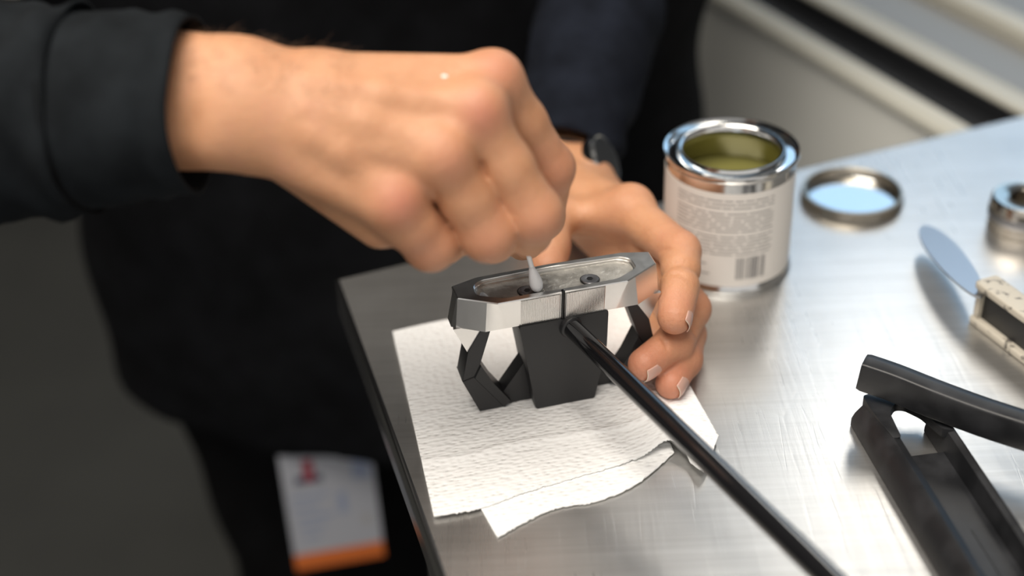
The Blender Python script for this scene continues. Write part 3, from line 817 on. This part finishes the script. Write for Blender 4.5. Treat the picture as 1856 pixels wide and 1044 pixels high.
# wristwatch on the left wrist
wa = (mm(P(1065, 215, .838))-LH['wr']*0.5-LH['wr2']*0.5); wa /= np.linalg.norm(wa)
wc = (LH['wr']*0.5+LH['wr2']*0.5)/1000 + wa*0.004
watch = empty('wristwatch', W(wc)); tag(watch, 'black wristwatch with a steel case edge on the left wrist', 'watch')
ac = (LH['wr2']-LH['wr']); ac -= wa*(ac@wa); ac /= np.linalg.norm(ac); an = np.cross(wa, ac)
bm = bmesh.new(); prof = [(-0.009, 0.0), (-0.009, 0.0022), (0.009, 0.0022), (0.009, 0.0)]
rings = []
for k in range(49):
    a = 2*math.pi*k/48; rad = np.array([0.0262, 0.0178])
    dirv = ac*math.cos(a)*rad[0] + an*math.sin(a)*rad[1]; o_ = dirv/np.linalg.norm(dirv)
    rings.append([tuple(dirv + wa*s + o_*h) for s, h in prof])
add_rings(bm, rings, False, False)
finish(bm, 'strap', M['strap'], watch, sharp=50)
bm = bmesh.new(); cd = ac*0.86+an*(-0.50 if (an@np.array([0, 0, 1.0])) < 0 else 0.50); cd /= np.linalg.norm(cd); cs = np.cross(cd, wa)
lathe(bm, [(0.0150, 0.0), (0.0158, 0.002), (0.0158, 0.006), (0.0145, 0.0075), (0.0132, 0.0072)], 40)
mt4 = Matrix((tuple(wa), tuple(cs), tuple(cd))).transposed().to_4x4()
bmesh.ops.transform(bm, matrix=Matrix.Translation(Vector(tuple(cd*0.0215))) @ mt4, verts=bm.verts)
finish(bm, 'case', M['chrome'], watch, sharp=35)
bm = bmesh.new(); lathe(bm, [(0.0134, 0.0068), (0.0134, 0.0078)], 40)
bmesh.ops.transform(bm, matrix=Matrix.Translation(Vector(tuple(cd*0.0215))) @ mt4, verts=bm.verts)
finish(bm, 'dial', M['strap'], watch, sharp=35)

for x, y in ((805, 139), (573, 184)):                   # dried flecks on the back of the hand
    c = pl(rs(x, y, 0.2)/1000); bm = bmesh.new()
    bmesh.ops.create_uvsphere(bm, u_segments=10, v_segments=6, radius=0.0011, matrix=Matrix.Translation(Vector(tuple(c))) @ Matrix.Diagonal((1.4, 0.8, 0.7, 1)))
    finish(bm, 'dried_fleck', M['cotton'], person, sharp=80)
# fine hairs on the forearm
bm = bmesh.new(); nR = len(vR)
nrm = np.zeros((nR, 3)); A_ = vR[fR[:, 0]]; Nn = np.cross(vR[fR[:, 1]]-A_, vR[fR[:, 2]]-A_)
for i in range(4): np.add.at(nrm, fR[:, i], Nn)
nrm /= np.linalg.norm(nrm, axis=1)[:, None]+1e-9
wx = (vR/1000-CAM)@RT/((vR/1000-CAM)@FW)*F_PX+CXP
cand = np.where((wx > 330) & (wx < 640) & (nrm@UP > 0.15))[0]
along = (J(800, 200, .53)-J(300, 180, .53)); along /= np.linalg.norm(along)
for i in RNG.choice(cand, 420, replace=False):
    p = vR[i]; dirv = along*0.7+nrm[i]*0.35+RNG.normal(0, 0.22, 3)-UP*0.1; dirv /= np.linalg.norm(dirv); ln = RNG.uniform(4, 9)
    pts = [pl(q/1000) for q in (p-nrm[i]*0.3, p+dirv*ln*0.5+nrm[i]*0.5, p+dirv*ln)]
    tube(bm, pts, [0.00005, 0.00004, 0.00001], 3, (0.3, 0.5, 0.8), False, False)
hr = finish(bm, 'arm_hair', M['hair'], person, sharp=180); hr['kind'] = 'stuff'

# ================================================================== NAME BADGE
bc = P(604, 926, 1.085); ba = math.radians(10.5); br = np.array([math.cos(ba), math.sin(ba), 0]); bn = np.array([math.sin(ba), -math.cos(ba), 0])
bd = -np.array([0, 0, 1.0])*0.985 + bn*0.10; bd /= np.linalg.norm(bd); bn = np.cross(bd, br); bn = bn if bn@tocam > 0 else -bn
badge = empty('name_badge', W(bc)); tag(badge, 'white name badge with an orange bottom stripe hanging below the black vest hem', 'badge')
def badge_part(name, x0, x1, y0, y1, lift, th, material):
    bm = bmesh.new()
    add_prism(bm, [(x0, y0), (x1, y0), (x1, y1), (x0, y1)], lambda a, b, s: tuple(br*a*1.27 + bd*b*1.27 + bn*(lift+(th if s else 0))))
    return finish(bm, name, material, badge)
badge_part('card', -0.0285, 0.0285, -0.048, 0.041, 0.0, 0.0012, M['badge'])
badge_part('orange_stripe', -0.0285, 0.0285, 0.029, 0.041, 0.0012, 0.0002, M['badge_orange'])
badge_part('emblem', -0.0205, -0.004, -0.030, -0.0245, 0.0012, 0.0002, M['badge_navy'])
badge_part('emblem_mark', -0.0150, -0.0085, -0.042, -0.026, 0.0014, 0.0002, M['badge_red'])
for k, (x0, x1, y) in enumerate([(-0.024, -0.002, -0.016), (-0.024, -0.008, -0.008), (-0.022, 0.000, 0.000), (-0.022, -0.006, 0.007), (-0.020, -0.010, 0.015)]):
    badge_part('print_line', x0, x1, y, y+0.0026, 0.0012, 0.0002, M['badge_blue'])
badge_part('print_mark', 0.004, 0.009, -0.014, 0.002, 0.0012, 0.0002, M['badge_blue'])
badge_part('print_mark', 0.018, 0.022, 0.006, 0.013, 0.0012, 0.0002, M['print_grey'])
badge_part('print_mark', 0.015, 0.026, -0.044, -0.022, 0.0012, 0.0002, M['badge_blue'])
bm = bmesh.new(); tube(bm, [tuple(bd*-0.056), tuple(bd*-0.09+bn*-0.02)], [(0.001, 0.006)]*2, 10, tuple(bn)); finish(bm, 'lanyard', M['badge_navy'], badge)

# ================================================================== TIN CAN
cc = Z(1314, 472); RC = 0.0346; HC = 0.0715
can = empty('varnish_can', W(cc)); tag(can, 'open round tin can of yellow varnish with a white printed label', 'can')
bm = bmesh.new()
lathe(bm, [(RC-0.002, 0.0008), (RC+0.0012, 0.0), (RC+0.0018, 0.0012), (RC+0.0012, 0.003), (RC, 0.0038), (RC, HC-0.005), (RC-0.0004, HC-0.0035)], 80, cap1=False)
finish(bm, 'body', M['chrome'], can, sharp=60)
bm = bmesh.new(); RI = 0.0258
lathe(bm, [(RC-0.0006, HC-0.0048), (RC+0.0012, HC-0.0036), (RC+0.0019, HC-0.0016), (RC+0.0014, HC), (RC+0.0003, HC-0.0004), (RC-0.0008, HC-0.0036),
           (RC-0.0040, HC-0.0040), (RI+0.0034, HC-0.0036), (RI+0.0030, HC-0.0012), (RI+0.0022, HC+0.0003), (RI+0.0012, HC+0.0003), (RI, HC-0.0010), (RI, HC-0.006)], 96, cap0=False, cap1=False)
finish(bm, 'rim', M['chrome'], can, sharp=50)
bm = bmesh.new()
lathe(bm, [(RI, HC-0.006), (RI+0.0045, HC-0.0075), (RC-0.0016, HC-0.010), (RC-0.0016, HC-0.045)], 80, cap0=False, cap1=False)
finish(bm, 'inner_wall', M['chrome_in'], can, sharp=60)
bm = bmesh.new(); lathe(bm, [(RC-0.0018, HC-0.050), (RC-0.0018, HC-0.0225), (RC-0.006, HC-0.0228)], 64); finish(bm, 'varnish', M['varnish'], can, sharp=20)
bm = bmesh.new(); lathe(bm, [(RC-0.0018, HC-0.0502), (RC-0.0018, HC-0.0500)], 64); finish(bm, 'inner_floor', M['chrome_in'], can)
bm = bmesh.new(); LT = HC-0.0098; LB = 0.0048
lathe(bm, [(RC+0.0002, LB), (RC+0.0004, LB), (RC+0.0004, LT), (RC+0.0002, LT)], 96, cap0=False, cap1=False)
finish(bm, 'label', M['label'], can, sharp=60)
def wrap(name, x0, x1, z0, z1, material, parent, r=RC+0.00048):       # printed patch on the round label, x in mm along the label, facing the camera at 0
    base = math.atan2(CAM[1]-cc[1], CAM[0]-cc[0]); n = max(2, int((x1-x0)/2)); bm = bmesh.new()
    a = [bm.verts.new((r*math.cos(base+(x0+(x1-x0)*k/n)/1000/r), r*math.sin(base+(x0+(x1-x0)*k/n)/1000/r), z0/1000)) for k in range(n+1)]
    b = [bm.verts.new((r*math.cos(base+(x0+(x1-x0)*k/n)/1000/r), r*math.sin(base+(x0+(x1-x0)*k/n)/1000/r), z1/1000)) for k in range(n+1)]
    for k in range(n): bm.faces.new((a[k], a[k+1], b[k+1], b[k]))
    return finish(bm, name, material, parent)
z = 58.0
for row in range(15):                                    # rows of fine illegible small print
    x = -30.0
    if row in (3, 9): z -= 1.2
    while x < 25:
        w_ = random.uniform(4, 13); x1 = min(x+w_, 26)
        if x1-x > 1.5: wrap('print_line', x, x1, z-0.75, z, M['print_grey'], can)
        x = x1+random.uniform(0.7, 1.5)
    z -= 2.15
x = 6.0; k = 0
while x < 22:
    w_ = random.choice((0.35, 0.5, 0.8, 1.1)); wrap('barcode_bar', x, x+w_, 9.5, 23, M['print_dark'], can); x += w_+random.choice((0.35, 0.5, 0.8)); k += 1
for i, (a, b) in enumerate(((-28, -10), (-28, -14), (-28, -8))): wrap('print_line', a, b, 18-3*i, 18.8-3*i, M['print_grey'], can)

# ------------------------------------------------------------------ can lid, upside down
lc = Z(1543, 361); lid = empty('can_lid', W(lc)); tag(lid, 'round tin lid lying upside down on the table beside the can', 'lid')
RL = 0.0300
bm = bmesh.new(); lathe(bm, [(0.001, 0.0008), (RL-0.004, 0.0008), (RL-0.0034, 0.0012)], 80, cap0=True, cap1=False); finish(bm, 'lid_panel', M['chrome'], lid, sharp=20)
bm = bmesh.new()
lathe(bm, [(RL-0.0034, 0.0012), (RL-0.0030, 0.0058), (RL-0.0020, 0.0068), (RL-0.0004, 0.0066), (RL, 0.0052), (RL-0.0004, 0.0036), (RL+0.0004, 0.0028), (RL+0.0004, 0.0006), (RL-0.001, 0.0)], 80, cap0=False, cap1=False)
finish(bm, 'lid_rim', M['lid_edge'], lid, sharp=60)

# ------------------------------------------------------------------ steel ring at the far right
rc = Z(1850, 411); rg_ = empty('steel_ring', W(rc)); tag(rg_, 'small shiny steel collar with a round hole lying near the scraper', 'metal ring')
bm = bmesh.new(); RR = 0.0190
lathe(bm, [(RR-0.001, 0.0), (RR, 0.001), (RR, 0.0185), (RR-0.0012, 0.0200), (0.0098, 0.0200), (0.0086, 0.0190), (0.0086, 0.0)], 64, cap0=False, cap1=False)
finish(bm, 'collar', M['nickel'], rg_, sharp=40)
bm = bmesh.new(); lathe(bm, [(0.0086, 0.0009), (0.0086, 0.0012)], 40); finish(bm, 'core', M['chrome'], rg_)
bm = bmesh.new(); lathe(bm, [(RR+0.0002, 0.0075), (RR+0.0006, 0.0080), (RR+0.0006, 0.0120), (RR+0.0002, 0.0125)], 64, cap0=False, cap1=False); finish(bm, 'groove_band', M['black_screw'], rg_, sharp=40)

# ------------------------------------------------------------------ scraper: oval blade and hollow-sided handle
h0 = Z(1762, 560, 0.013); h1 = Z(1880, 650, 0.013); ha = h1-h0; ha[2] = 0; ha /= np.linalg.norm(ha); hs = np.array([-ha[1], ha[0], 0])
sc = empty('scraper', W(Z(1800, 600))); so = np.array(sc.location)-np.array([0, 0, TZ])
tag(sc, 'scraper with an oval steel blade and a worn beige plastic handle', 'scraper')
hb = Z(1755, 583, 0.0)
def SP(a, s, z): return tuple(hb + ha*a/1000 + hs*s/1000 + np.array([0, 0, z/1000]) - so)
def flange(name, z0, z1, s0, s1, material, a0=0.0, a1=125):
    bm = bmesh.new()
    for_rings = []
    sec = rounded([(s0, z0), (s1, z0), (s1, z1), (s0, z1)], 1.0, 3)
    for a, k in ((a0, 0.86), (a0+1.2, 1.0), (a0*0.5+a1*0.5, 1.0), (a1, 1.0)):
        cs_, cz_ = (s0+s1)/2, (z0+z1)/2
        for_rings.append([SP(a, cs_+(p-cs_)*k, cz_+(q-cz_)*k) for p, q in sec])
    add_rings(bm, for_rings); return finish(bm, name, material, sc, sharp=40)
flange('handle_flange', 0.3, 4.2, -0.5, 13.5, M['beige'])
flange('handle_flange', 21.5, 25.5, -0.5, 13.5, M['beige'])
flange('handle_end', 3.8, 22, 1.0, 13.0, M['beige'], 0.3, 4.5)
flange('handle_web', 3.6, 22.2, 3.6, 9.5, M['black_plastic'])
bm = bmesh.new(); o_ = []
b0_ = np.array(Z(1762, 518, 0.019)); b1_ = np.array(Z(1676, 408, 0.012)); bx_ = b1_-b0_; bl = np.linalg.norm(bx_); bx_ /= bl
by_ = np.cross(np.array([0, 0, 1.0]), bx_); by_ /= np.linalg.norm(by_); bz_ = np.cross(bx_, by_)
out = []
for k in range(48):
    a = 2*math.pi*k/48; t = 0.5+0.5*math.cos(a); wdt = 0.0105*(0.72+0.28*t)
    out.append((b0_-bx_*0.012) + bx_*(bl+0.012)*t + by_*wdt*math.sin(a))
add_rings(bm, [[tuple(p-so-bz_*0.0012) for p in out], [tuple(p-so) for p in out]])
finish(bm, 'blade', M['blade'], sc, sharp=40)

# ------------------------------------------------------------------ black channel and the curved bar across it
ca = Z(1548, 760, 0.006); cb = Z(1742, 1090, 0.006); ax = cb-ca; ax[2] = 0; ax /= np.linalg.norm(ax); sx = np.array([-ax[1], ax[0], 0])
if sx[0] < 0: sx = -sx
ch = empty('plastic_channel', W(Z(1700, 900))); cho = np.array(ch.location)-np.array([0, 0, TZ])
tag(ch, 'black plastic channel tray with a looped open end lying on the steel table', 'plastic part')
def CP(a, s, z): return tuple(ca + ax*a/1000 + sx*s/1000 + np.array([0, 0, z/1000]) - cho - np.array([0, 0, ca[2]]))
WCH = 41.0
def wall(name, s_out, s_in, zt_o, zt_i, a0, a1):
    bm = bmesh.new(); rings = []
    for k in range(13):
        a = a0+(a1-a0)*k/12; r = 1.0 if k > 0 else 0.86
        e = s_in-s_out
        rings.append([CP(a, s_out, 0.3), CP(a, s_out, 5.0*r), CP(a, s_out+e*0.10, 8.5*r), CP(a, s_out+e*0.42, zt_o*r), CP(a, s_out+e*0.55, zt_i*r), CP(a, s_out+e*0.80, zt_i*r-1.0), CP(a, s_in, 3.0), CP(a, s_in, 0.3)])
    add_rings(bm, rings); return finish(bm, name, M['black_plastic'], ch, sharp=35)
wall('side_wall', 0, 13.5, 14.4, 15.2, -3, 175)
wall('side_wall', WCH, WCH-9.5, 14.0, 14.6, 8, 175)
bm = bmesh.new(); add_rings(bm, [[CP(a, 10, 0.6), CP(a, WCH-8, 0.6), CP(a, WCH-8, 4.2), CP(a, 10, 4.2)] for a in (28, 80, 130, 175)]); finish(bm, 'tray_floor', M['black_plastic'], ch, sharp=35)
bm = bmesh.new(); add_rings(bm, [[CP(a, 22.0, 4.1), CP(a, 23.0, 4.1), CP(a, 23.0, 4.45), CP(a, 22.0, 4.45)] for a in (78, 120, 174)]); finish(bm, 'slot', M['black_void'], ch)
bm = bmesh.new()
lo_ = rounded([(-5, 5), (-8, 17), (-4, WCH-5), (10, WCH-3), (27, WCH-5), (25, WCH-10), (11, WCH-14), (4, WCH-19), (3, 18), (9, 12.5), (27, 11), (27, 7), (4, 5)], 1.8, 4)
add_prism(bm, lo_, lambda a, b, s: CP(a, b, 15.3 if s else 10.6)); finish(bm, 'end_loop', M['black_plastic'], ch, sharp=35)

bar = empty('curved_bar', W(Z(1720, 780))); bo = np.array(bar.location)-np.array([0, 0, TZ])
tag(bar, 'curved black plastic bar lying across the black channel tray', 'plastic part')
cl = spline([Z(1562, 672, 0.0275), Z(1620, 692, 0.0262), Z(1700, 724, 0.0250), Z(1790, 757, 0.0240), Z(1900, 792, 0.0240), Z(2000, 822, 0.0240)], 8)
bm = bmesh.new(); fr = frames(cl, (0, 0, 1)); rings = []
sec = rounded([(-0.0055, -0.0080), (0.0055, -0.0075), (0.0060, 0.0066), (0.0015, 0.0078), (-0.0050, 0.0070)], 0.0013, 3)
for k, (p, (t_, n_, b_)) in enumerate(zip(cl, fr)):
    s_ = 0.94 if k in (0, len(cl)-1) else 1.0
    rings.append([tuple(p - b_*u*s_ + n_*v*s_ - bo) for u, v in sec])
add_rings(bm, rings); finish(bm, 'bar_body', M['black_plastic'], bar, sharp=30)
